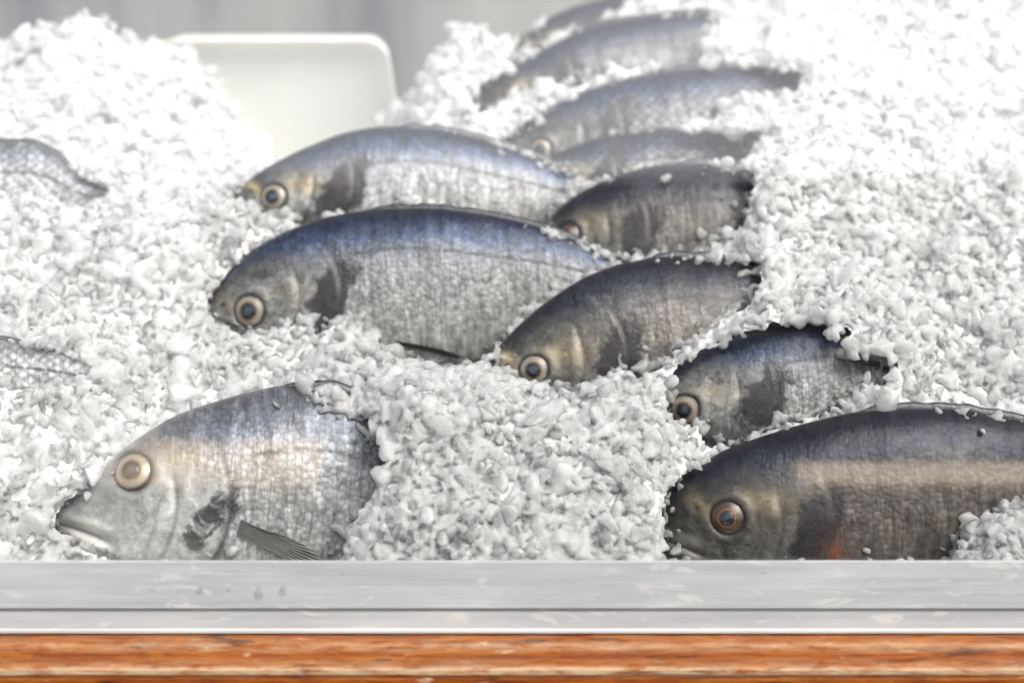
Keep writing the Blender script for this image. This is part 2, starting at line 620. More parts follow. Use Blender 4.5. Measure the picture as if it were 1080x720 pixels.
    if eye_visible:
        e0 = flank_pt(es, ez)
        h_ = .01
        tu = flank_pt(es + h_, ez) - flank_pt(es - h_, ez)
        tv = flank_pt(es, ez + h_) - flank_pt(es, ez - h_)
        nrm = np.cross(tu, tv)
        nrm /= np.linalg.norm(nrm)
        tu /= np.linalg.norm(tu)
        tv = np.cross(nrm, tu)

        def disc(name, r0, lift, dome, m, par):
            nr, na = 16, 48
            vs, rrs = [e0 + nrm * (lift + dome)], [0.0]
            for q in range(1, nr + 1):
                f = q / nr
                for k in range(na):
                    an = 2 * math.pi * k / na
                    vs.append(e0 + (tu * math.cos(an) + tv * math.sin(an)) * f * r0 + nrm * (lift + dome * (1 - f * f)))
                    rrs.append(f)
            for k in range(na):       # skirt into the socket
                an = 2 * math.pi * k / na
                vs.append(e0 + (tu * math.cos(an) + tv * math.sin(an)) * r0 * .97 + nrm * (lift - .012))
                rrs.append(1.0)
            fs = []
            for k in range(na):
                fs.append((0, 1 + k, 1 + (k + 1) % na))
            for q in range(nr):
                b = 1 + q * na
                for k in range(na):
                    fs.append((b + k, b + na + k, b + na + (k + 1) % na, b + (k + 1) % na))
            o = link_mesh(name, np.array(vs) * L, fs, m, par)
            fattr(o.data, "rr", rrs)
            return o
        eo = disc("eye", er, .000, er * .30, eye_material(amber), root)
        disc("pupil", er * .51, er * .21, er * .12, pupil_material(cloud), eo)

    # --- folded dorsal fin: a low ridge of spines and skin
    if dorsal:
        d0, d1 = dorsal
        ns = 150
        sv_ = np.linspace(d0, d1, ns)
        tz, _ = top_bot(sv_)
        k = (sv_ - d0) / (d1 - d0)
        hgt = (.012 * sstep(0, .12, k) * sstep(1, .86, k)) * (1 + .10 * np.sin(k * 61 + seed) * sstep(.65, .4, k)) \
            + .0028 * fbm(k * 40 + seed, k * 0 + seed, 2)
        fv, ft, fflat = [], [], []
        for q in range(ns):
            for (yo, zo) in ((-.009, -.014), (-.0035, hgt[q] * .6), (-.0005, hgt[q]), (.0015, hgt[q] * .95), (.006, -.014)):
                fv.append((sv_[q], yo, tz[q] + zo))
                fflat.append((zo * 6 + k[q] * 8, k[q], seed))
        fs = []
        for q in range(ns - 1):
            for c in range(5):
                cn = (c + 1) % 5
                fs.append((q * 5 + c, (q + 1) * 5 + c, (q + 1) * 5 + cn, q * 5 + cn))
        fs += [(4, 3, 2, 1, 0), tuple((ns - 1) * 5 + c for c in range(5))]
        o = link_mesh("dorsal_fin", np.array(fv) * L, fs, fin_material((.045, .045, .055)), root)
        vattr(o.data, "flat", fflat)
    # --- pectoral fin: fan of rays lying on the flank
    if pect:
        (ax, ay), (bx_, by_), spread, fcol = pect
        A_ = np.array(on_flank(ax, ay))
        B_ = np.array(on_flank(bx_, by_))
        ln_ = np.linalg.norm(B_ - A_)
        ang = math.atan2(B_[1] - A_[1], B_[0] - A_[0])
        na, nl = 61, 26
        rows = []
        flt = []
        for side in (0, 1):
            for q in range(nl):
                f = q / (nl - 1)
                for k_ in range(na):
                    g = k_ / (na - 1) - .5
                    length = ln_ * (1 - 1.1 * abs(g + .22)**1.4) * (.96 + .05 * math.sin(k_ * 2.1 + seed))
                    an = ang + g * spread * (.35 + .65 * f)
                    rr_ = length * f
                    ps = A_[0] + rr_ * math.cos(an) - g * .05 * math.sin(ang) * (1 - f) * .7 * min(1, spread * 1.3)
                    pz = A_[1] + rr_ * math.sin(an) + g * .05 * (1 - f) * min(1, spread * 1.3)
                    yf = -float(flank_y(np.clip(ps, .01, .99), pz)) - .006 - .011 * f + .0022 * math.cos(k_ * math.pi / 2.5)
                    rows.append((ps, yf + (.0022 if side else 0), pz))
                    flt.append((f, g * 2.2, seed))
        fs = []
        o1 = nl * na
        for q in range(nl - 1):
            for k_ in range(na - 1):
                b = q * na + k_
                fs.append((b, b + na, b + na + 1, b + 1))
                fs.append((o1 + b, o1 + b + 1, o1 + b + na + 1, o1 + b + na))
        for q in range(nl - 1):
            for k_ in (0, na - 1):
                b = q * na + k_
                fs.append((b, b + na, o1 + b + na, o1 + b))
        for k_ in range(na - 1):
            for q in (0, nl - 1):
                b = q * na + k_
                fs.append((b, b + 1, o1 + b + 1, o1 + b))
        o = link_mesh("pectoral_fin", np.array(rows) * L, fs, fin_material(fcol), root)
        vattr(o.data, "flat", flt)
    return root


make_fish("F", "large dark fish lying against the glass at the right, amber eye and red gill",
          (697, 550), (1250, 545), .098, .105,
          [(698, 538), (702, 524), (716, 506), (740, 488), (770, 472), (810, 458), (850, 446), (900, 435), (940, 431), (1000, 431), (1040, 436), (1080, 444)],
          (767, 546), 20, gill=(868, 548), lean=14, dark=.38, brown=.75, amber=1.0, cloud=.45, red=1.0, seed=1, blue=.3,
          gold=.75, scale_n=78, bot=[(698, 556), (700, 585), (720, 606), (800, 640), (900, 655)])
make_fish("E", "large pale silver fish behind the glass at the left, head down with downturned mouth",
          (60, 548), (650, 575), .092, .140,
          [(62, 541), (80, 522), (100, 502), (125, 478), (150, 459), (190, 436), (225, 424), (260, 414), (300, 407), (345, 408), (400, 425)],
          (140, 497), 22.5, gill=(232, 535), lean=16, dark=1.4, wash=.34, gill_amt=.62, cloud=1.2, pect=((252, 556), (352, 592), .5, (.22, .215, .21)),
          seed=2, gold=.8, blue=.2, scale_n=80, mouth=1.0, bot=[(63, 562), (80, 582), (110, 604), (200, 636), (300, 645)])
make_fish("D", "small blue grey fish with snout in the ice, straight above the large dark right fish",
          (694, 424), (1105, 412), .165, .175,
          [(697, 408), (715, 386), (745, 368), (785, 353), (830, 342), (870, 339), (897, 346), (950, 362)],
          (722, 432), 18, gill=(812, 412), dark=.82, blue=.3, cloud=1.1, seed=3, gold=.5)
make_fish("C", "brown grey fish with golden brow, tail cut off by ice, in the middle",
          (514, 388), (985, 352), .205, .222,
          [(516, 380), (530, 361), (552, 338), (585, 312), (620, 291), (660, 277), (700, 271), (750, 271), (800, 277)],
          (563, 390), 18, gill=(652, 372), dark=.58, brown=.6, cloud=1.1, seed=4, gold=1.3)
make_fish("A", "blue backed silver fish with clear ringed eye, fully arched in the centre",
          (218, 328), (680, 312), .25, .258,
          [(219, 318), (227, 306), (241, 289), (262, 267), (300, 245), (350, 228), (400, 221), (450, 220), (500, 225), (560, 237), (610, 254), (650, 275)],
          (263, 328), 19, gill=(350, 308), dark=.78, blue=.7, cloud=1.0, seed=5, gold=.45,
          pect=((418, 362), (490, 376), .16, (.07, .062, .06)))
make_fish("M", "dark fish with one ice chip on its back, above the brown one",
          (548, 270), (990, 258), .312, .312,
          [(572, 240), (590, 219), (620, 199), (660, 183), (700, 174), (750, 172), (792, 182)],
          (598, 247), 15, amber=1.35, cloud=.3, gill=(676, 240), dark=.50, brown=.55, seed=6, gold=.6)
make_fish("B", "pale silver fish with dark lateral line, directly behind the blue backed fish",
          (246, 212), (685, 228), .345, .365,
          [(247, 204), (262, 190), (290, 172), (330, 153), (370, 139), (410, 134), (460, 137), (520, 150), (570, 167), (612, 190)],
          (288, 208), 16, gill=(364, 192), dark=1.0, blue=.35, cloud=1.9, seed=7, gold=1.2)
make_fish("H", "narrow scaly fish, mostly hidden below the long scaly grey one",
          (535, 208), (940, 188), .392, .392,
          [(560, 178), (600, 156), (640, 144), (700, 138), (760, 137), (812, 140)],
          (580, 200), 15, eye_visible=False, gill=(642, 182), dark=.9, seed=8, scale_amt=2.3, scale_n=44, brown=.2)
make_fish("G", "long scaly grey fish at the back whose tail rises out of the ice",
          (525, 162), (962, 124), .432, .438,
          [(527, 154), (545, 138), (575, 116), (620, 95), (680, 79), (740, 72), (800, 71), (848, 78)],
          (570, 158), 13, gill=(648, 134), dark=.55, blue=.5, seed=9, scale_amt=2.4, scale_n=46, gold=.3)
make_fish("I", "blurred dark fish near the top with a pale ice covered muzzle",
          (495, 108), (845, 60), .515, .52,
          [(497, 103), (505, 92), (530, 76), (560, 60), (600, 38), (640, 24), (700, 16), (750, 14)],
          (535, 100), 9, gill=(600, 85), dark=.42, blue=.3, seed=10, scale_amt=1.4, scale_n=46)
make_fish("J", "hindmost blurred fish at the top edge, only its dark back showing",
          (535, 58), (860, 10), .585, .60,
          [(540, 48), (570, 24), (610, 6), (650, -4), (720, -8)],
          (570, 50), 9, gill=(630, 36), dark=.38, brown=.3, seed=11)
make_fish("K", "scaly fish entering at the left edge, tail sinking into the ice below the white tray",
          (-285, 205), (140, 216), .325, .33,
          [(-60, 148), (0, 151), (30, 151), (60, 163), (88, 188), (130, 199)],
          (-240, 200), 16, dark=1.3, wash=.4, seed=12, scale_amt=2.2, scale_n=46)
make_fish("L", "pale scaly fish tail at the left edge, above the large head down fish",
          (-300, 405), (125, 402), .15, .155,
          [(-100, 345), (-40, 350), (0, 358), (50, 369), (104, 382)],
          (-255, 400), 16, dark=1.5, wash=.7, seed=13, scale_amt=2.2, scale_n=46)

# ------------------------------------------------------------------ crushed ice
ICE = []


def ip(px, py, Y):
    ICE.append(at(px, py, Y))


for px in range(-140, 1260, 120):
    ip(px, 604, .014)
    ip(px, 640, .004)
# in front of the left big fish the ice is low
for px in (80, 140, 200, 260, 320):
    ip(px, 628, .05)
for p in [(25, 580, .05), (12, 500, .085), (-60, 500, .085), (-60, 430, .11), (60, 440, .125), (125, 440, .145), (200, 412, .165), (290, 393, .19), (350, 395, .185),
          # right flank of the left fish buried
          (352, 420, .140), (395, 440, .105), (402, 500, .078), (372, 545, .060), (352, 585, .040), (440, 470, .085), (450, 420, .11), (440, 392, .15),
          (520, 405, .145), (500, 460, .10), (500, 540, .05), (600, 540, .05), (600, 460, .10), (600, 425, .14), (650, 410, .145), (690, 405, .148),
          (690, 450, .115), (722, 466, .118), (760, 474, .120), (680, 500, .08), (672, 560, .055), (690, 585, .045),
          # in front of the right big fish
          (740, 625, .05), (820, 625, .05), (900, 625, .05), (985, 610, .05), (1018, 575, .052), (1050, 555, .058), (1085, 540, .062), (1150, 540, .062),
          # centre fish
          (225, 352, .215), (262, 358, .212), (300, 352, .212), (345, 352, .21), (380, 362, .21), (420, 382, .208), (470, 388, .206), (520, 398, .17),
          (560, 416, .165), (610, 414, .165), (640, 400, .165), (680, 385, .15),
          (160, 370, .19), (110, 390, .14), (50, 412, .118), (0, 410, .118), (110, 345, .2), (60, 335, .2), (0, 335, .2), (-80, 330, .2),
          (200, 290, .25), (120, 280, .25), (40, 270, .25), (-40, 260, .25), (210, 225, .29), (250, 226, .288), (290, 232, .285), (150, 215, .29),
          (95, 214, .295), (40, 214, .293), (0, 216, .29), (-80, 216, .29),
          # white pile at the back left
          (0, 148, .40), (70, 168, .39), (150, 180, .38), (230, 206, .37), (292, 212, .44), (0, 100, .46), (80, 80, .48), (160, 90, .48), (212, 150, .46),
          (-70, 60, .54), (0, 48, .54), (45, 42, .54), (80, 26, .54), (104, 18, .54), (116, 48, .54), (150, 56, .54), (178, 50, .54), (205, 66, .54), (230, 108, .52), (258, 165, .50), (310, 212, .47),
          (390, 220, .47), (434, 135, .49), (455, 62, .52), (480, 36, .53), (505, 28, .535), (535, 40, .535), (560, 60, .54), (470, 110, .46), (500, 135, .44), (450, 140, .44),
          (590, 112, .455), (640, 85, .46), (690, 62, .475), (740, 60, .478), (560, 120, .45),
          # right hand heap that buries the tails
          (735, 80, .47), (770, 40, .49), (800, 50, .47), (856, 62, .44), (858, 92, .385), (818, 118, .375), (780, 130, .37), (760, 152, .345), (822, 150, .335),
          (795, 172, .30), (800, 205, .272), (776, 250, .268), (800, 262, .235), (808, 290, .185), (780, 318, .182), (830, 330, .19), (900, 338, .165), (896, 362, .142), (940, 370, .142),
          (890, 395, .138), (942, 402, .14), (905, 425, .135), (975, 415, .145), (1040, 425, .15), (1100, 440, .15), (1160, 440, .15),
          (870, 250, .26), (950, 300, .22), (1050, 320, .22), (880, 150, .34), (960, 200, .31), (1060, 200, .32), (950, 100, .42), (1060, 90, .44),
          (900, 30, .50), (1000, 0, .52), (1100, -20, .54), (800, 8, .54), (740, 10, .56), (680, 30, .56), (1160, 200, .32), (1180, 320, .22)]:
    ip(*p)
for px, py in ((-120, 110), (0, 110), (120, 110), (240, 190), (320, 230), (420, 230), (480, 110), (560, 100)):
    ip(px, py + 10, .64)
for px, py in ((660, 20), (760, -10), (880, -40), (1000, -50), (1130, -60)):
    ip(px, py, .68)
ICE = np.array(ICE)
PX, PZ = ICE[:, :2], ICE[:, 2]
D = np.hypot(PX[:, None, 0] - PX[None, :, 0], PX[:, None, 1] - PX[None, :, 1])
nI = len(PX)
A_m = np.zeros((nI + 3, nI + 3))
A_m[:nI, :nI] = D - np.eye(nI) * .004
A_m[:nI, nI] = 1
A_m[:nI, nI + 1:] = PX
A_m[nI, :nI] = 1
A_m[nI + 1:, :nI] = PX.T
Wt = np.linalg.solve(A_m, np.concatenate([PZ, np.zeros(3)]))


def ice_h(x, y):
    sh = x.shape
    x = x.ravel()
    y = y.ravel()
    out = np.empty(len(x))
    for a in range(0, len(x), 20000):
        xa, ya = x[a:a + 20000], y[a:a + 20000]
        d = np.hypot(xa[:, None] - PX[None, :, 0], ya[:, None] - PX[None, :, 1])
        out[a:a + 20000] = d @ Wt[:nI] + Wt[nI] + Wt[nI + 1] * xa + Wt[nI + 2] * ya
    return out.reshape(sh)


X0, X1, Y0_, Y1_ = -.56, .56, .006, .70
nx, ny = 640, 400
gx_ = np.linspace(X0, X1, nx)
gy_ = np.linspace(Y0_, Y1_, ny)
GX, GY = np.meshgrid(gx_, gy_, indexing='ij')
LUMP = lambda x, y: .016 * fbm(x * 45, y * 45, 4) + .020 * fbm(x * 20 + 9, y * 20, 2)
GZ = ice_h(GX, GY) - .0012 + LUMP(GX, GY) + .005 * fbm(GX * 160, GY * 160, 3)
base_v = np.stack([GX, GY, GZ], axis=-1).reshape(-1, 3)
i = np.arange(nx - 1)[:, None]
j = np.arange(ny - 1)[None, :]
base_f = np.stack([i * ny + j, (i + 1) * ny + j, (i + 1) * ny + j + 1, i * ny + j + 1], axis=-1).reshape(-1, 4)
base_q = np.concatenate([base_f[:, [0, 1, 2]], base_f[:, [0, 2, 3]]])


def ico(sub):
    import bmesh
    bm = bmesh.new()
    bmesh.ops.create_icosphere(bm, subdivisions=sub, radius=1.0)
    v = np.array([p.co[:] for p in bm.verts])
    f = np.array([[q.index for q in fc.verts] for fc in bm.faces])
    bm.free()
    return v, f


ICO_V, ICO_F = ico(2)


ICO1_V, ICO1_F = ico(1)


def chunk_shape(rng, src=None):
    v = (ICO_V if src is None else src).copy()
    v += .16 * np.sin(v[:, [1, 2, 0]] * rng.uniform(2, 4.5, 3) + rng.uniform(0, 6, 3))
    # cut by random planes: broken, slightly melted facets
    for _ in range(rng.integers(7, 13)):
        n = rng.normal(size=3)
        n /= np.linalg.norm(n)
        c = rng.uniform(.25, .75)
        d = v @ n
        over = d > c
        v[over] -= np.outer(d[over] - c, n) * rng.uniform(.85, 1.0)
    v *= rng.uniform(.55, 1.35, 3)
    v += rng.normal(size=v.shape) * .018
    return v / np.abs(v).max() * 1.05


PR2 = np.array([chunk_shape(RNG) for _ in range(60)])
PR1 = np.array([chunk_shape(RNG, ICO1_V) for _ in range(60)])


def flake_shape(rng):
    v = ICO_V.copy()
    for _ in range(rng.integers(10, 17)):
        n = rng.normal(size=3)
        n /= np.linalg.norm(n)
        c = rng.uniform(.30, .72)
        d = v @ n
        over = d > c
        v[over] -= np.outer(d[over] - c, n)
    v *= np.array([rng.uniform(.8, 1.4), rng.uniform(.7, 1.1), rng.uniform(.35, .75)])
    return v / np.abs(v).max() * 1.05


PR3 = np.array([flake_shape(RNG) for _ in range(60)])


def rand_rot(n):
    q = RNG.normal(size=(n, 4))
    q /= np.linalg.norm(q, axis=1)[:, None]
    w, x, y, z = q.T
    return np.stack([np.stack([1 - 2 * (y * y + z * z), 2 * (x * y - z * w), 2 * (x * z + y * w)], -1),
                     np.stack([2 * (x * y + z * w), 1 - 2 * (x * x + z * z), 2 * (y * z - x * w)], -1),
                     np.stack([2 * (x * z - y * w), 2 * (y * z + x * w), 1 - 2 * (x * x + y * y)], -1)], -2)


# where each fish lies free of ice, as seen in the photograph
FREE = {
    "F": [(695, 545), (702, 522), (716, 504), (740, 486), (770, 470), (810, 455), (850, 443), (900, 431), (940, 428), (1000, 427), (1040, 432), (1095, 442),
          (1095, 518), (1075, 533), (1045, 540), (1025, 555), (1010, 570), (1005, 605), (715, 605), (698, 580)],
    "E": [(52, 548), (60, 536), (78, 516), (100, 498), (125, 474), (150, 454), (190, 431), (225, 418), (260, 408), (300, 401), (325, 404), (345, 425), (383, 440),
          (402, 470), (405, 495), (388, 530), (366, 560), (358, 605), (120, 605), (112, 590), (92, 580), (62, 566)],
    "D": [(705, 412), (716, 384), (745, 365), (785, 350), (830, 339), (868, 338), (874, 358), (893, 345), (897, 352), (893, 377), (920, 373), (946, 384), (940, 402),
          (908, 400), (895, 425), (850, 440), (810, 455), (775, 471), (750, 468), (735, 448), (712, 447), (704, 430)],
    "C": [(513, 384), (530, 359), (552, 336), (585, 309), (620, 288), (660, 273), (700, 268), (800, 273), (803, 295), (790, 318), (770, 330), (745, 350), (720, 368),
          (700, 386), (668, 400), (655, 385), (640, 402), (615, 412), (590, 415), (570, 408), (545, 403), (530, 397)],
    "A": [(215, 325), (226, 304), (241, 287), (262, 265), (300, 243), (350, 226), (400, 218), (450, 217), (500, 222), (560, 235), (610, 252), (652, 273), (620, 292),
          (585, 312), (552, 339), (530, 362), (512, 392), (470, 388), (440, 385), (420, 376), (400, 372), (385, 350), (365, 335), (350, 345), (335, 350),
          (320, 338), (300, 340), (285, 352), (262, 355), (240, 345), (222, 345)],
    "M": [(572, 240), (590, 217), (620, 196), (660, 180), (700, 171), (750, 169), (793, 180), (793, 200), (785, 235), (760, 250), (742, 268), (700, 272), (660, 278), (640, 272), (610, 257), (575, 246)],
    "B": [(244, 206), (262, 188), (290, 170), (330, 151), (370, 137), (410, 131), (460, 134), (520, 148), (570, 164), (614, 188), (590, 217), (572, 242), (560, 240), (500, 227), (450, 222), (400, 223),
          (350, 230), (318, 240), (300, 226), (270, 223), (247, 214)],
    "H": [(575, 168), (600, 155), (640, 143), (700, 136), (760, 135), (812, 138), (800, 150), (785, 175), (750, 174), (700, 176), (660, 185), (615, 198), (596, 185)],
    "G": [(525, 156), (545, 136), (575, 113), (620, 93), (680, 77), (740, 69), (800, 68), (850, 75), (842, 95), (815, 100), (800, 97), (760, 110), (748, 132), (700, 138), (640, 147), (600, 160), (570, 168), (548, 168)],
    "I": [(494, 106), (505, 90), (530, 73), (560, 57), (600, 33), (640, 20), (700, 10), (755, 12), (740, 60), (730, 75), (690, 70), (660, 72), (640, 65), (635, 80), (600, 92), (570, 90), (545, 96), (512, 118)],
    "J": [(540, 48), (570, 22), (610, 0), (650, -20), (690, -20), (650, 18), (600, 36), (560, 60), (530, 73)],
    "K": [(-80, 148), (0, 150), (45, 149), (60, 162), (88, 187), (130, 197), (105, 212), (75, 218), (55, 205), (30, 205), (0, 210), (-80, 215)],
    "L": [(-80, 343), (0, 357), (50, 366), (104, 379), (100, 398), (60, 410), (-80, 408)],
}


def inside(poly, x, y):
    poly = np.array(poly, float)
    res = np.zeros(len(x), bool)
    xj, yj = poly[-1]
    for xi, yi in poly:
        c = ((yi > y) != (yj > y)) & (x < (xj - xi) * (y - yi) / (yj - yi + 1e-12) + xi)
        res ^= c
        xj, yj = xi, yi
    return res


def project(p):
    r = p - CAM
    dz = r @ FWD
    return 540 + FPX * r[:, 0] / dz, 360 - FPX * (r @ UPV) / dz, np.linalg.norm(r, axis=1)


def carve(p, size, ragged=4.0):
    """depth (from the lens) of the free fish skin that p would cover, else 0"""
    x, y, dist = project(p)
    jx = x + ragged * 2 * fbm(x / 9.0, y / 9.0, 3) * 2
    jy = y + ragged * 2 * fbm(x / 9.0 + 50, y / 9.0 + 9, 3) * 2
    out = np.zeros(len(p))
    hitn = np.zeros((len(p), 3))
    for key, poly in FREE.items():
        idx = np.nonzero(inside(poly, jx, jy))[0]
        bvh = FISH_BVH[key]
        for q in idx:
            d = Vector(p[q] - CAM).normalized()
            h = bvh.ray_cast(Vector(CAM), d)
            if h[0] is not None and dist[q] - size[q] < h[3] + .003 and h[3] > out[q]:
                out[q] = h[3]
    return out, dist


# base sheet: open where fish skin is free
dep, _ = carve(base_v, np.zeros(len(base_v)), 2.0)
gone = dep > 0
base_q = base_q[~gone[base_q].any(axis=1)]


def scatter(n, med, sig, lo, hi, power, lift):
    cy = Y0_ + .006 + (Y1_ - Y0_ - .01) * RNG.random(n)**power
    cx = RNG.uniform(-1, 1, n) * (.37 + .24 * cy)
    cz = ice_h(cx, cy)
    e = .003
    nxv = -(ice_h(cx + e, cy) - ice_h(cx - e, cy)) / (2 * e)
    nyv = -(ice_h(cx, cy + e) - ice_h(cx, cy - e)) / (2 * e)
    nn = np.stack([nxv, nyv, np.ones(n)], -1)
    nn /= np.linalg.norm(nn, axis=1)[:, None]
    size = np.clip(np.exp(RNG.normal(math.log(med), sig, n)), lo, hi)
    pos = np.stack([cx, cy, cz], -1) + nn * (RNG.uniform(-.6, lift, n) * size + LUMP(cx, cy))[:, None]
    ok = pos[:, 1] - size > .0075
    pos, size = pos[ok], size[ok]
    dep, _ = carve(pos, size * .8)
    ok = dep == 0
    return pos[ok], size[ok]


def crust():
    """ice lying over fish skin that the photograph shows covered"""
    pp, ss = [], []
    for py in np.arange(-10, 605, 4.2):
        xs = np.arange(-20, 1100, 4.2)
        xs = xs + RNG.uniform(-2, 2, len(xs))
        ys = py + RNG.uniform(-2, 2, len(xs))
        jx = xs + 8 * fbm(xs / 9.0, ys / 9.0, 3) * 2
        jy = ys + 8 * fbm(xs / 9.0 + 50, ys / 9.0 + 9, 3) * 2
        free = {k: inside(v, jx, jy) for k, v in FREE.items()}
        for q in range(len(xs)):
            d = Vector(ray(xs[q], ys[q])).normalized()
            best = None
            for k, b in FISH_BVH.items():
                h = b.ray_cast(Vector(CAM), d)
                if h[0] is not None and (best is None or h[3] < best[1]):
                    best = (k, h[3], h[0])
            if best is None or free[best[0]][q]:
                continue
            if any(free[k][q] for k in free):
                pass
            pp.append(np.array(best[2]))
            ss.append(1)
    pp = np.array(pp)
    zi = ice_h(pp[:, 0], pp[:, 1])
    m = (pp[:, 2] > zi - .006) & (pp[:, 1] > .012)
    pp = pp[m]
    size = np.clip(np.exp(RNG.normal(math.log(.0036), .4, len(pp))), .0015, .0085)
    dirs = pp - CAM
    dirs /= np.linalg.norm(dirs, axis=1)[:, None]
    pos = pp - dirs * (size * RNG.uniform(-.35, .65, len(pp)))[:, None]
    dep, _ = carve(pos, size * .5, 4.0)
    ok = (dep == 0) & (pos[:, 1] - size > .0075)
    return pos[ok], size[ok]


allv, allf = [base_v], [base_q]
noff = len(base_v)


def bake(pos, size, protos, faces):
    global noff
    rot = rand_rot(len(pos))
    which = RNG.integers(0, len(protos), len(pos))
    cv = np.einsum('nij,nkj->nki', rot, protos[which]) * size[:, None, None] + pos[:, None, :]
    k = protos.shape[1]
    cf = faces[None] + (noff + np.arange(len(pos)) * k)[:, None, None]
    allv.append(cv.reshape(-1, 3))
    allf.append(cf.reshape(-1, 3))
    noff += len(pos) * k


def crumbs():
    """small melted bits lying on the skin along the edge of the ice"""
    pp, ss = [], []
    for key, poly in FREE.items():
        P_ = np.array(poly, float)
        c = P_.mean(0)
        for a_, b_ in zip(P_, np.roll(P_, -1, axis=0)):
            m = (a_ + b_) / 2
            if not (m[1] > c[1] + 4 or m[0] > c[0] + .55 * (P_[:, 0].max() - c[0])):
                continue
            for _ in range(int(np.linalg.norm(b_ - a_) / 1.9)):
                q = a_ + (b_ - a_) * RNG.random() + (c - m) / np.linalg.norm(c - m) * RNG.exponential(4.5) + RNG.normal(0, 2, 2)
                d = Vector(ray(*q)).normalized()
                best = None
                for k, bv in FISH_BVH.items():
                    h = bv.ray_cast(Vector(CAM), d)
                    if h[0] is not None and (best is None or h[3] < best[1]):
                        best = (k, h[3], h[0])
                if best is None or best[0] != key:
                    continue
                sz = float(np.clip(math.exp(RNG.normal(math.log(.0025), .42)), .0011, .0055))
                pp.append(np.array(best[2]) - np.array(d) * sz * RNG.uniform(0, .6))
                ss.append(sz)
    pp, ss = np.array(pp), np.array(ss)
    ok = pp[:, 1] - ss > .0085
    return pp[ok], ss[ok]


cp, cs = crust()
bake(cp, cs, PR2, ICO_F)
bake(*crumbs(), PR2, ICO_F)
bake(*scatter(17000, .0048, .40, .0024, .0115, 1.2, .55), PR2, ICO_F)
bake(*scatter(52000, .0022, .42, .0011, .005, 1.3, 1.5), PR1, ICO1_F)
ICE_M = ice_chunk_material()
CLEAR = ice_chunk_material(clear=True)
# melt the lumps into one another
raw = link_mesh("melt", np.vstack(allv[1:]), np.vstack(allf[1:]) - len(base_v), [ICE_M])
md = raw.modifiers.new("fuse", 'REMESH')
md.mode = 'VOXEL'
md.voxel_size = .00095
fused = bpy.data.meshes.new_from_object(raw.evaluated_get(bpy.context.evaluated_depsgraph_get()))
fv = np.empty(len(fused.vertices) * 3, np.float32)
fused.vertices.foreach_get("co", fv)
fv = fv.reshape(-1, 3).astype(float)
fl_ = np.empty(len(fused.loops), np.int32)
fused.loops.foreach_get("vertex_index", fl_)
fq = fl_.reshape(-1, 4)
bpy.data.objects.remove(raw)
bpy.data.meshes.remove(fused)
for _ in range(1):                       # a round of edge smoothing: melted corners
    acc = np.zeros_like(fv)
    cnt = np.zeros(len(fv))
    for q in range(4):
        np.add.at(acc, fq[:, q], fv[fq[:, (q + 1) % 4]])
        np.add.at(cnt, fq[:, q], 1)
    fv = fv * .55 + acc / np.maximum(cnt, 1)[:, None] * .45
allv, allf, noff = [base_v, fv], [base_q, np.concatenate([fq[:, [0, 1, 2]], fq[:, [0, 2, 3]]]) + len(base_v)], len(base_v) + len(fv)
nfused = len(allf[1])
# clearer loose lumps on top
bake(*scatter(4200, .0045, .36, .0022, .0105, 1.5, 1.5), PR3, ICO_F)
ice_v = np.vstack(allv)
ice_f = np.vstack(allf)
mi = np.zeros(len(ice_f), int)
mi[len(base_q):] = 1
mi[len(base_q) + nfused:] = 2
ice = link_mesh("crushed_ice", ice_v, ice_f, [ice_mass_material(), ICE_M, CLEAR], smooth=True, mat_idx=mi)
sm = np.ones(len(ice_f), bool)
sm[len(base_q) + nfused:] = False
ice.data.polygons.foreach_set("use_smooth", sm)
tag(ice, "heaped white crushed ice bedding the fish behind the glass", "ice", kind="stuff")

# ------------------------------------------------------------------ loose chips on the fish


def chip(px, py, fish, size, label, seed):
    o = Vector(CAM)
    d = Vector(ray(px, py)).normalized()
    hit = FISH_BVH[fish].ray_cast(o, d)
    if hit[0] is None:
        return
    p = np.array(hit[0]) + np.array(hit[1]) * (1 if Vector(hit[1]).dot(d) < 0 else -1) * size * .45
    r = np.random.default_rng(seed)
    v = chunk_shape(r)
    ob = link_mesh("ice_chip", v * size, ICO_F, CLEAR)
    ob.location = p
    tag(ob, label, "ice chip", "loose ice chips lying on the fish")


chip(702, 190, "M", .0062, "clear pointed ice chip on the back of the dark fish in the middle row", 3)
chip(318, 411, "E", .0085, "glassy ice lump on the back of the head down fish, leftmost of three", 4)
chip(352, 420, "E", .0075, "ice lump on the back of the head down fish, between two others", 5)
chip(293, 428, "E", .0035, "tiny ice crumb below the glassy lump on the head down fish", 6)
chip(380, 428, "E", .0075, "ice lump at the buried end of the head down fish's back", 8)
chip(874, 352, "D", .0085, "clear ice lump on the dorsal edge of the small blue grey fish", 7)
chip(700, 392, "D", .0068, "ice lump resting above the eye of the small blue grey fish", 9)
chip(704, 420, "D", .0062, "ice lump in front of the eye of the small blue grey fish", 10)

# ------------------------------------------------------------------ case


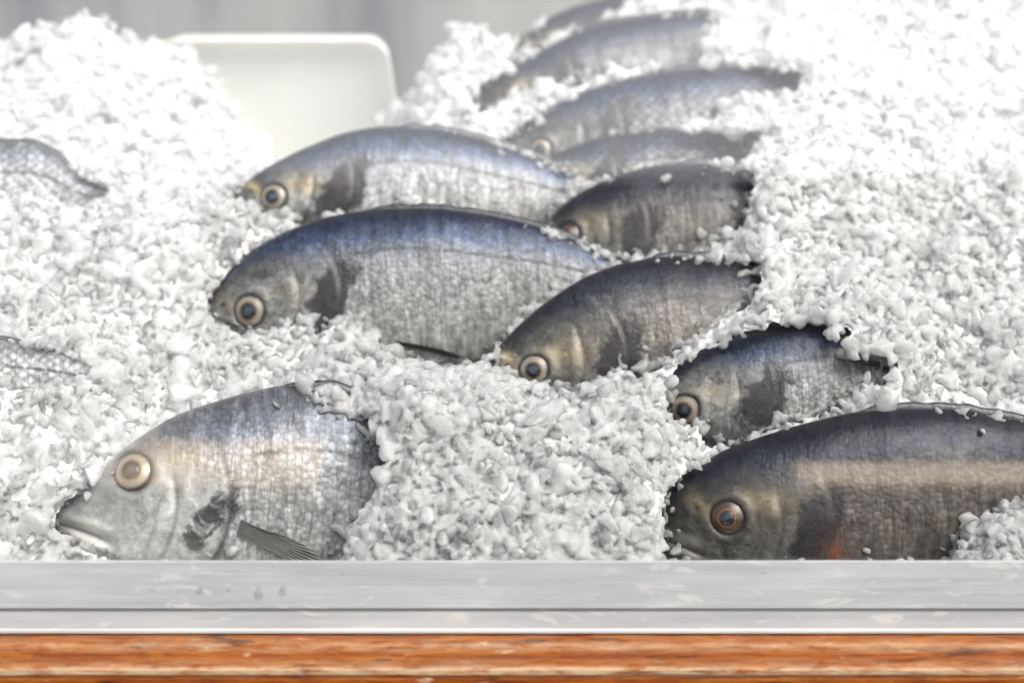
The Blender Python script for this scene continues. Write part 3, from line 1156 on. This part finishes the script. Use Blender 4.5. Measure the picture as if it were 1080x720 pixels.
def extrude_profile(name, prof, x0, x1, mat, parent=None, nseg=60, wob=0.0, seed=0):
    """closed (y,z) profile extruded along X"""
    prof = np.array(prof, float)
    k = len(prof)
    xs = np.linspace(x0, x1, nseg + 1)
    vs = []
    for n_, x in enumerate(xs):
        for q, (y, z) in enumerate(prof):
            dz = wob * float(fbm(np.array([x * 30.0 + seed]), np.array([q * 3.7]), 3)[0])
            vs.append((x, y + dz * .5, z + dz))
    fs = []
    for n_ in range(nseg):
        for q in range(k):
            qn = (q + 1) % k
            fs.append((n_ * k + q, (n_ + 1) * k + q, (n_ + 1) * k + qn, n_ * k + qn))
    fs.append(tuple(range(k))[::-1])
    fs.append(tuple(nseg * k + q for q in range(k)))
    me_o = link_mesh(name, np.array(vs), [f[::-1] for f in fs], mat, parent, smooth=False)
    return me_o


def metal_material(tone=.62, scuff=True):
    N = NT("brushed_aluminium")
    co = N.n("ShaderNodeTexCoord").outputs["Object"]
    br = N.noise(N.mapping(co, scale=(6, 420, 420)), 1.0, 4, .6)
    bl = N.noise(N.mapping(co, scale=(9, 30, 60)), 1.0, 5, .6)
    sc_ = N.noise(N.mapping(co, scale=(22, 60, 90), loc=(4, 2, 1)), 1.0, 6, .7, .8)
    col = N.ramp(bl, [(0.3, (tone * .80, tone * .84, tone * .88)), (0.7, (tone * 1.04, tone * 1.08, tone * 1.11))])
    col = N.mix(.35, col, N.mix(1.0, col, N.ramp(br, [(0.3, .75), (0.7, 1.2)]), 'MULTIPLY'))
    lime = N.ramp(sc_, [(0.56, 0.0), (0.60, .6), (0.75, .75)])
    col = N.mix(lime, col, (tone * 1.22, tone * 1.21, tone * 1.18))
    scr = N.noise(N.mapping(co, scale=(70, 90, 240), loc=(1, 7, 2), rot=(0, R(25), 0)), 1.0, 2, .5)
    col = N.mix(N.ramp(scr, [(0.70, 0.0), (0.74, .55)]), col, (tone * .55, tone * .56, tone * .58))
    rg = N.math('ADD', N.ramp(br, [(0.3, .36), (0.7, .5)]), N.math('MULTIPLY', lime, .25))
    bp = N.bump(N.math('ADD', br, N.math('MULTIPLY', sc_, .7)), .25, .0006)
    N.principled(Base_Color=col, Metallic=.22, Roughness=rg, Normal=bp)
    return N.m


def zat(py, Y):
    return float(at(540, py, Y)[2])


fr = empty("display_frame", (0, 0, 0))
tag(fr, "brushed grey metal bottom frame holding the glass, above the orange wood", "frame")
M_AL = metal_material(.54)
zt, zb = zat(592.5, 0), zat(641, 0)
extrude_profile("upper_rail", [(0, zb), (0, zt), (.0032, zt), (.0032, zb)], -.75, .75, M_AL, fr)
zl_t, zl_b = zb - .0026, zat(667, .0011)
extrude_profile("groove_shade", [(.0010, zl_t), (.0010, zb), (.012, zb), (.012, zl_t)], -.75, .75, metal_material(.26), fr)  # nearly flush strip, toned dark as the shadow gap under the rail
extrude_profile("lower_lip", [(.0004, zl_b), (.0004, zl_b + .0015), (.0011, zl_b + .003), (.0011, zl_t), (.012, zl_t), (.012, zl_b)], -.75, .75, metal_material(.58), fr)


def drop(px, py, r, sx, label):
    p = at(px, py, -.0003)
    v, f = ICO_V.copy(), ICO_F
    v = v * np.array([r, r * .45, r * sx])
    v[:, 0] *= 1 - .35 * (v[:, 2] / (r * sx))
    N = bpy.data.materials.get("water_bead")
    ob = link_mesh("water_drop", v, f, N)
    ob.location = p
    tag(ob, label, "water drop", "water drops on the metal frame")


NW = NT("water_bead")
NW.principled(Base_Color=(.95, .96, .96), Roughness=.02, IOR=1.33, Transmission_Weight=1.0)
drop(160, 621, .0011, 1.0, "leftmost tiny water drop on the metal frame")
drop(211, 622, .0018, 1.0, "round water drop second from the left on the metal frame")
drop(240, 622, .0010, 1.0, "tiny water drop between two larger drops on the metal frame")
drop(273, 625, .0024, 1.5, "long running water drop on the metal frame, largest of the row")
drop(298, 622, .0020, 1.4, "slanted water drop at the right end of the row")


def wood_material():
    N = NT("varnished_wood")
    co = N.n("ShaderNodeTexCoord").outputs["Object"]
    w = N.mapping(co, scale=(16, 130, 230))
    g1 = N.noise(w, 1.0, 6, .62, 1.2)
    g2 = N.noise(N.mapping(co, scale=(75, 300, 700)), 1.0, 6, .7, .5)
    col = N.ramp(g1, [(0.25, (.07, .013, .002)), (0.40, (.19, .038, .003)), (0.55, (.28, .072, .005)), (0.75, (.36, .13, .014))])
    col = N.mix(.55, col, N.mix(1.0, col, N.ramp(g2, [(0.34, .35), (0.52, 1.0), (0.68, 1.35)]), 'MULTIPLY'))
    cr = N.noise(N.mapping(co, scale=(20, 60, 260), loc=(2, 0, 5)), 1.0, 3, .6)
    col = N.mix(N.ramp(cr, [(0.62, 0.0), (0.66, .9)]), col, (.05, .012, .006))
    wear = N.noise(N.mapping(co, scale=(45, 120, 240), loc=(9, 3, 1)), 1.0, 6, .7, .4)
    col = N.mix(N.ramp(wear, [(0.62, 0.0), (0.68, .75)]), col, (.50, .34, .21))
    ew = N.attr("edge")
    ewf = N.math('MULTIPLY', ew, N.ramp(wear, [(0.36, .1), (0.55, 1.0)]))
    col = N.mix(ewf, col, (.52, .38, .24))
    bp = N.bump(N.math('ADD', g1, N.math('MULTIPLY', g2, .6)), .5, .0012)
    N.principled(Base_Color=col, Roughness=.55, Normal=bp, Specular_IOR_Level=.2)
    return N.m


def wood_beam():
    zt_ = zat(670, .0004)
    ze = zat(704, -.016)
    zl = zat(712, -.016)
    prof = [(.05, zt_), (-.0085, zt_), (-.0105, zt_ - .0018), (-.0125, (zt_ + ze) / 2), (-.015, ze + .0008), (-.0165, ze - .0012), (-.0165, zl + .001),
            (-.0152, zl - .0010), (-.0150, zl - .0016), (-.0158, zl - .0030), (-.0158, zl - .05), (.05, zl - .05)]
    o = extrude_profile("wooden_ledge", prof, -.75, .75, wood_material(), None, nseg=500, wob=.0011, seed=3)
    ed = np.tile(np.array([0, .2, .5, .0, .3, .9, .9, .4, 0, 0, 0, 0]), 501)
    fattr(o.data, "edge", ed)
    o.data.polygons.foreach_set("use_smooth", np.full(len(o.data.polygons), False))
    tag(o, "worn orange varnished wooden ledge below the metal frame", "ledge")


wood_beam()

# back panel of the case: bent steel sheet


def back_panel():
    N = NT("case_back_steel")
    co = N.n("ShaderNodeTexCoord").outputs["Object"]
    n1 = N.noise(N.mapping(co, scale=(7, 1, 2.0)), 1.0, 3, .5)
    br = N.noise(N.mapping(co, scale=(300, 1, 5)), 1.0, 3, .5)
    col = N.ramp(n1, [(0.36, (.13, .145, .17)), (0.50, (.36, .36, .355)), (0.7, (.52, .51, .48))])  # soft upright reflections on the steel are put into its colour
    N.principled(Base_Color=col, Metallic=.5, Roughness=N.ramp(br, [(0.3, .34), (0.7, .46)]))
    o = extrude_profile("case_back_panel", [(.745, -.06), (.745, .46), (.742, .475), (.75, .478), (.757, .47), (.757, -.06)], -.85, .85, N.m)
    tag(o, "smooth grey steel back panel of the fish case", "panel")
    N2 = metal_material(.5)
    b = extrude_profile("case_floor", [(.012, -.062), (.012, -.055), (.744, -.055), (.744, -.062)], -.8, .8, N2)
    tag(b, "grey steel floor of the fish case under the ice", "case floor")


back_panel()


def tray():
    """white plastic tub standing on edge, open side to the glass"""
    N = NT("white_plastic")
    co = N.n("ShaderNodeTexCoord").outputs["Object"]
    nz = N.noise(co, 25.0, 4, .6)
    col = N.ramp(nz, [(0.3, (.80, .80, .76)), (0.7, (.84, .84, .80))])
    N.principled(Base_Color=col, Roughness=.38, Subsurface_Weight=.15, Subsurface_Scale=.01)
    Yt = .60
    tl = at(178, 42, Yt)
    tr = at(412, 38, Yt)
    br = at(426, 130, Yt)
    w = tr[0] - tl[0]
    h = .22
    # front-facing outline (rounded trapezoid), local x/z ; wall leans back
    def outline(inset, depth):
        pts = []
        xl, xr = -w / 2 - .012 + inset, w / 2 + inset * -1
        top, botm = -inset, -h
        rad = .020 - inset * .3
        out = [(xl - .015, botm)]
        for a in np.linspace(180, 90, 10):
            out.append((xl + rad + rad * math.cos(R(a)), top - rad + rad * math.sin(R(a))))
        for a in np.linspace(90, 6, 10):
            out.append((xr - rad + rad * math.cos(R(a)), top - rad + rad * math.sin(R(a))))
        out.append((xr + .024, botm))
        return [(x, depth + .18 * (-z), z) for x, z in out]
    rings = [outline(0, .005), outline(0, .001), outline(.0008, .0), outline(.0014, .0), outline(.002, .0012), outline(.005, .012), outline(.014, .021)]
    vs = [p for rg in rings for p in rg]
    k = len(rings[0])
    fs = []
    for q in range(len(rings) - 1):
        for c in range(k - 1):
            fs.append((q * k + c, q * k + c + 1, (q + 1) * k + c + 1, (q + 1) * k + c))
    b = (len(rings) - 1) * k
    fs.append(tuple(b + c for c in range(k)))
    # outer shell
    s_ = len(vs)
    vs += [(x * .96, y + .045, z) for x, y, z in rings[0]]
    for c in range(k - 1):
        fs.append((c + 1, c, s_ + c, s_ + c + 1))
    fs.append(tuple(s_ + c for c in range(k))[::-1])
    o = link_mesh("plastic_tray", np.array(vs), fs, N.m, smooth=True)
    m_ = o.modifiers.new("bevel", 'EDGE_SPLIT')
    m_.split_angle = R(50)
    o.location = ((tl[0] + tr[0]) / 2, Yt - .02, (tl[2] + tr[2]) / 2)
    tag(o, "white plastic tray with rounded corners standing on edge behind the ice", "tray")


tray()

# ------------------------------------------------------------------ glass


def glass():
    N = NT("shop_glass")
    tr = N.n("ShaderNodeBsdfTransparent")
    N.set(tr.inputs[0], (.985, .99, .988))
    gl = N.n("ShaderNodeBsdfGlossy")
    gl.inputs["Roughness"].default_value = 0.0
    ge = N.n("ShaderNodeNewGeometry")
    dp = N.n("ShaderNodeVectorMath", operation='DOT_PRODUCT')
    N.t.links.new(ge.outputs["Normal"], dp.inputs[0])
    N.t.links.new(ge.outputs["Incoming"], dp.inputs[1])
    k = N.math('SUBTRACT', 1.0, N.math('ABSOLUTE', dp.outputs["Value"]), clamp=True)
    fz = N.math('ADD', N.math('MULTIPLY', N.math('POWER', k, 5.0), .90), .10)     # Schlick, the same from both sides
    mx = N.n("ShaderNodeMixShader")
    N.t.links.new(fz, mx.inputs[0])
    N.t.links.new(tr.outputs[0], mx.inputs[1])
    N.t.links.new(gl.outputs[0], mx.inputs[2])
    N.t.links.new(mx.outputs[0], N.out.inputs[0])
    ta = math.tan(R(TILT))
    h = .62
    z0 = zt - .004
    y0 = .0010
    th = .005
    prof = [(y0, z0), (y0 + h * ta, z0 + h), (y0 + th + h * ta, z0 + h), (y0 + th, z0)]
    o = extrude_profile("glass_pane", prof, -.74, .74, N.m, nseg=1)
    tag(o, "clear sloping glass front of the fish case with faint reflections", "glass pane")


TILT = 10
glass()

# ------------------------------------------------------------------ what the glass mirrors: unseen things added for its reflections
TA = R(TILT)
G_N = np.array([0, -math.cos(TA), math.sin(TA)])
G_P = np.array([0, .001, zt - .004])


def mirrored(px, py, Yb):
    d = ray(px, py)
    k = np.dot(G_P - CAM, G_N) / np.dot(d, G_N)
    p = CAM + d * k
    r = d - 2 * np.dot(d, G_N) * G_N
    return p + r * ((Yb - p[1]) / r[1])


def simple_box(name, x0, x1, y0, y1, z0, z1, mat, parent=None, bevel=.004):
    v = [(x, y, z) for x in (x0, x1) for y in (y0, y1) for z in (z0, z1)]
    f = [(0, 1, 3, 2), (4, 6, 7, 5), (0, 4, 5, 1), (2, 3, 7, 6), (0, 2, 6, 4), (1, 5, 7, 3)]
    o = link_mesh(name, np.array(v), f, mat, parent, smooth=False)
    if bevel:
        m_ = o.modifiers.new("bevel", 'BEVEL')
        m_.width = bevel
        m_.segments = 2
    return o


def added_surroundings():
    N = NT("paving")
    co = N.n("ShaderNodeTexCoord").outputs["Object"]
    nz = N.noise(co, 3.0, 6, .6)
    N.principled(Base_Color=N.ramp(nz, [(0.3, (.11, .105, .10)), (0.7, (.20, .195, .185))]), Roughness=.8)
    v = [(-60, -60, -.95), (60, -60, -.95), (60, 60, -.95), (-60, 60, -.95)]
    o = link_mesh("pavement", np.array(v, float), [(0, 1, 2, 3)], N.m, smooth=False)  # unseen ground sheet, added to bounce light
    tag(o, "grey stone pavement, unseen, added for bounce light", "pavement", kind="structure")
    N = NT("blocker_dark")
    co = N.n("ShaderNodeTexCoord").outputs["Object"]
    nz = N.noise(co, 1.7, 6, .6)
    N.principled(Base_Color=N.ramp(nz, [(0.3, (.035, .034, .035)), (0.7, (.075, .07, .066))]), Roughness=.8)
    xa = mirrored(215, 200, -7.0)[0]
    o = simple_box("sky_blocker_wall", xa, 9.0, -7.4, -7.0, -.95, float(mirrored(540, 185, -7.0)[2]), N.m, None, .01)  # unseen wall, added and sized to block part of the sky reflection
    tag(o, "unseen dark wall added to block part of the sky reflection in the glass", "wall")
    # made-up panels on a bench, unseen, added for bright bands in the glass
    N = NT("added_panel_cream")
    co = N.n("ShaderNodeTexCoord").outputs["Object"]
    nz = N.noise(co, 180.0, 4, .6)
    N.principled(Base_Color=N.ramp(nz, [(0.3, (.86, .60, .33)), (0.7, (.90, .67, .40))]), Roughness=.6)
    N3 = NT("added_panel_white")
    N3.principled(Base_Color=(.86, .86, .84), Roughness=.6)
    N2 = NT("added_bench_dark")
    N2.principled(Base_Color=(.045, .035, .03), Roughness=.7)
    Yb = -.60
    zlow = mirrored(500, 524, Yb)[2]
    for (pa, pb, top, lab) in ((112, 200, 471, "small made-up cream panel, added to mirror in the glass, left end"), (206, 324, 470, "made-up cream panel beside the small one, added to mirror in the glass"),
                               (-160, 104, 432, "white foam box lid leaning on the bench, beside the small cream one"),
                               (850, 1200, 499, "long low made-up cream panel, added to mirror in the glass, right end")):
        A_ = mirrored(pa, top, Yb)
        B_ = mirrored(pb, top, Yb)
        bx = empty("added_panel", ((A_[0] + B_[0]) / 2, Yb - .06, zlow))
        hw = (B_[0] - A_[0]) / 2
        hgt = A_[2] - zlow
        ln_ = hgt / math.cos(R(74))
        bx.location = ((A_[0] + B_[0]) / 2, Yb, zlow + .012)
        bx.rotation_euler = (R(74), 0, 0)
        mat = N3.m if "white" in lab else N.m
        simple_box("panel", -hw, hw, -.016, 0, 0, ln_, mat, bx, .003)
        simple_box("rim", -hw - .0, hw, -.026, -.0165, .002, ln_ - .002, mat, bx, .002)
        tag(bx, lab, "added panel", "made-up panels mirrored in the glass")
    be = empty("added_bench", (0, Yb - .10, -.95))  # unseen bench, made up to carry the added panels
    h = zlow + .95
    simple_box("bench_top", -.75, .75, -.12, .12, h - .04, h - .0005, N2.m, be)
    for x in (-.7, .7):
        for y in (-.09, .09):
            simple_box("leg", x - .02, x + .02, y - .02, y + .02, 0, h - .041, N2.m, be)
    tag(be, "unseen dark bench, made up to carry the added panels", "bench")


added_surroundings()

# ------------------------------------------------------------------ light
SUN_EL, SUN_AZ = R(52), R(138)      # azimuth measured from +Y towards +X
w = bpy.data.worlds.new("World")
sc.world = w
w.use_nodes = True
nt = w.node_tree
bg = nt.nodes["Background"]
sky = nt.nodes.new("ShaderNodeTexSky")
sky.sky_type = 'NISHITA'
sky.sun_disc = False
sky.sun_elevation = SUN_EL
sky.sun_rotation = SUN_AZ
sky.dust_density = 6.0
sky.air_density = 1.0
sky.ozone_density = .6
hs = nt.nodes.new("ShaderNodeHueSaturation")
hs.inputs["Saturation"].default_value = .35
nt.links.new(sky.outputs[0], hs.inputs["Color"])
nt.links.new(hs.outputs[0], bg.inputs[0])
bg.inputs[1].default_value = .15
sl = bpy.data.lights.new("sun", 'SUN')
sl.energy = .95
sl.angle = R(50)
sl.color = (1.0, .935, .82)
so = bpy.data.objects.new("sun", sl)
COL.objects.link(so)
sd_ = Vector((math.sin(SUN_AZ) * math.cos(SUN_EL), math.cos(SUN_AZ) * math.cos(SUN_EL), math.sin(SUN_EL)))
so.rotation_euler = (-sd_).to_track_quat('-Z', 'Y').to_euler()
so.location = sd_ * 5

sc.view_settings.view_transform = 'Standard'
sc.view_settings.look = 'None'
sc.view_settings.exposure = 0.70
sc.view_settings.gamma = 1.0
sc.cycles.max_bounces = 24
sc.cycles.transmission_bounces = 20
sc.cycles.transparent_max_bounces = 24
sc.cycles.diffuse_bounces = 6
sc.cycles.glossy_bounces = 4
sc.cycles.caustics_reflective = False
sc.cycles.caustics_refractive = True
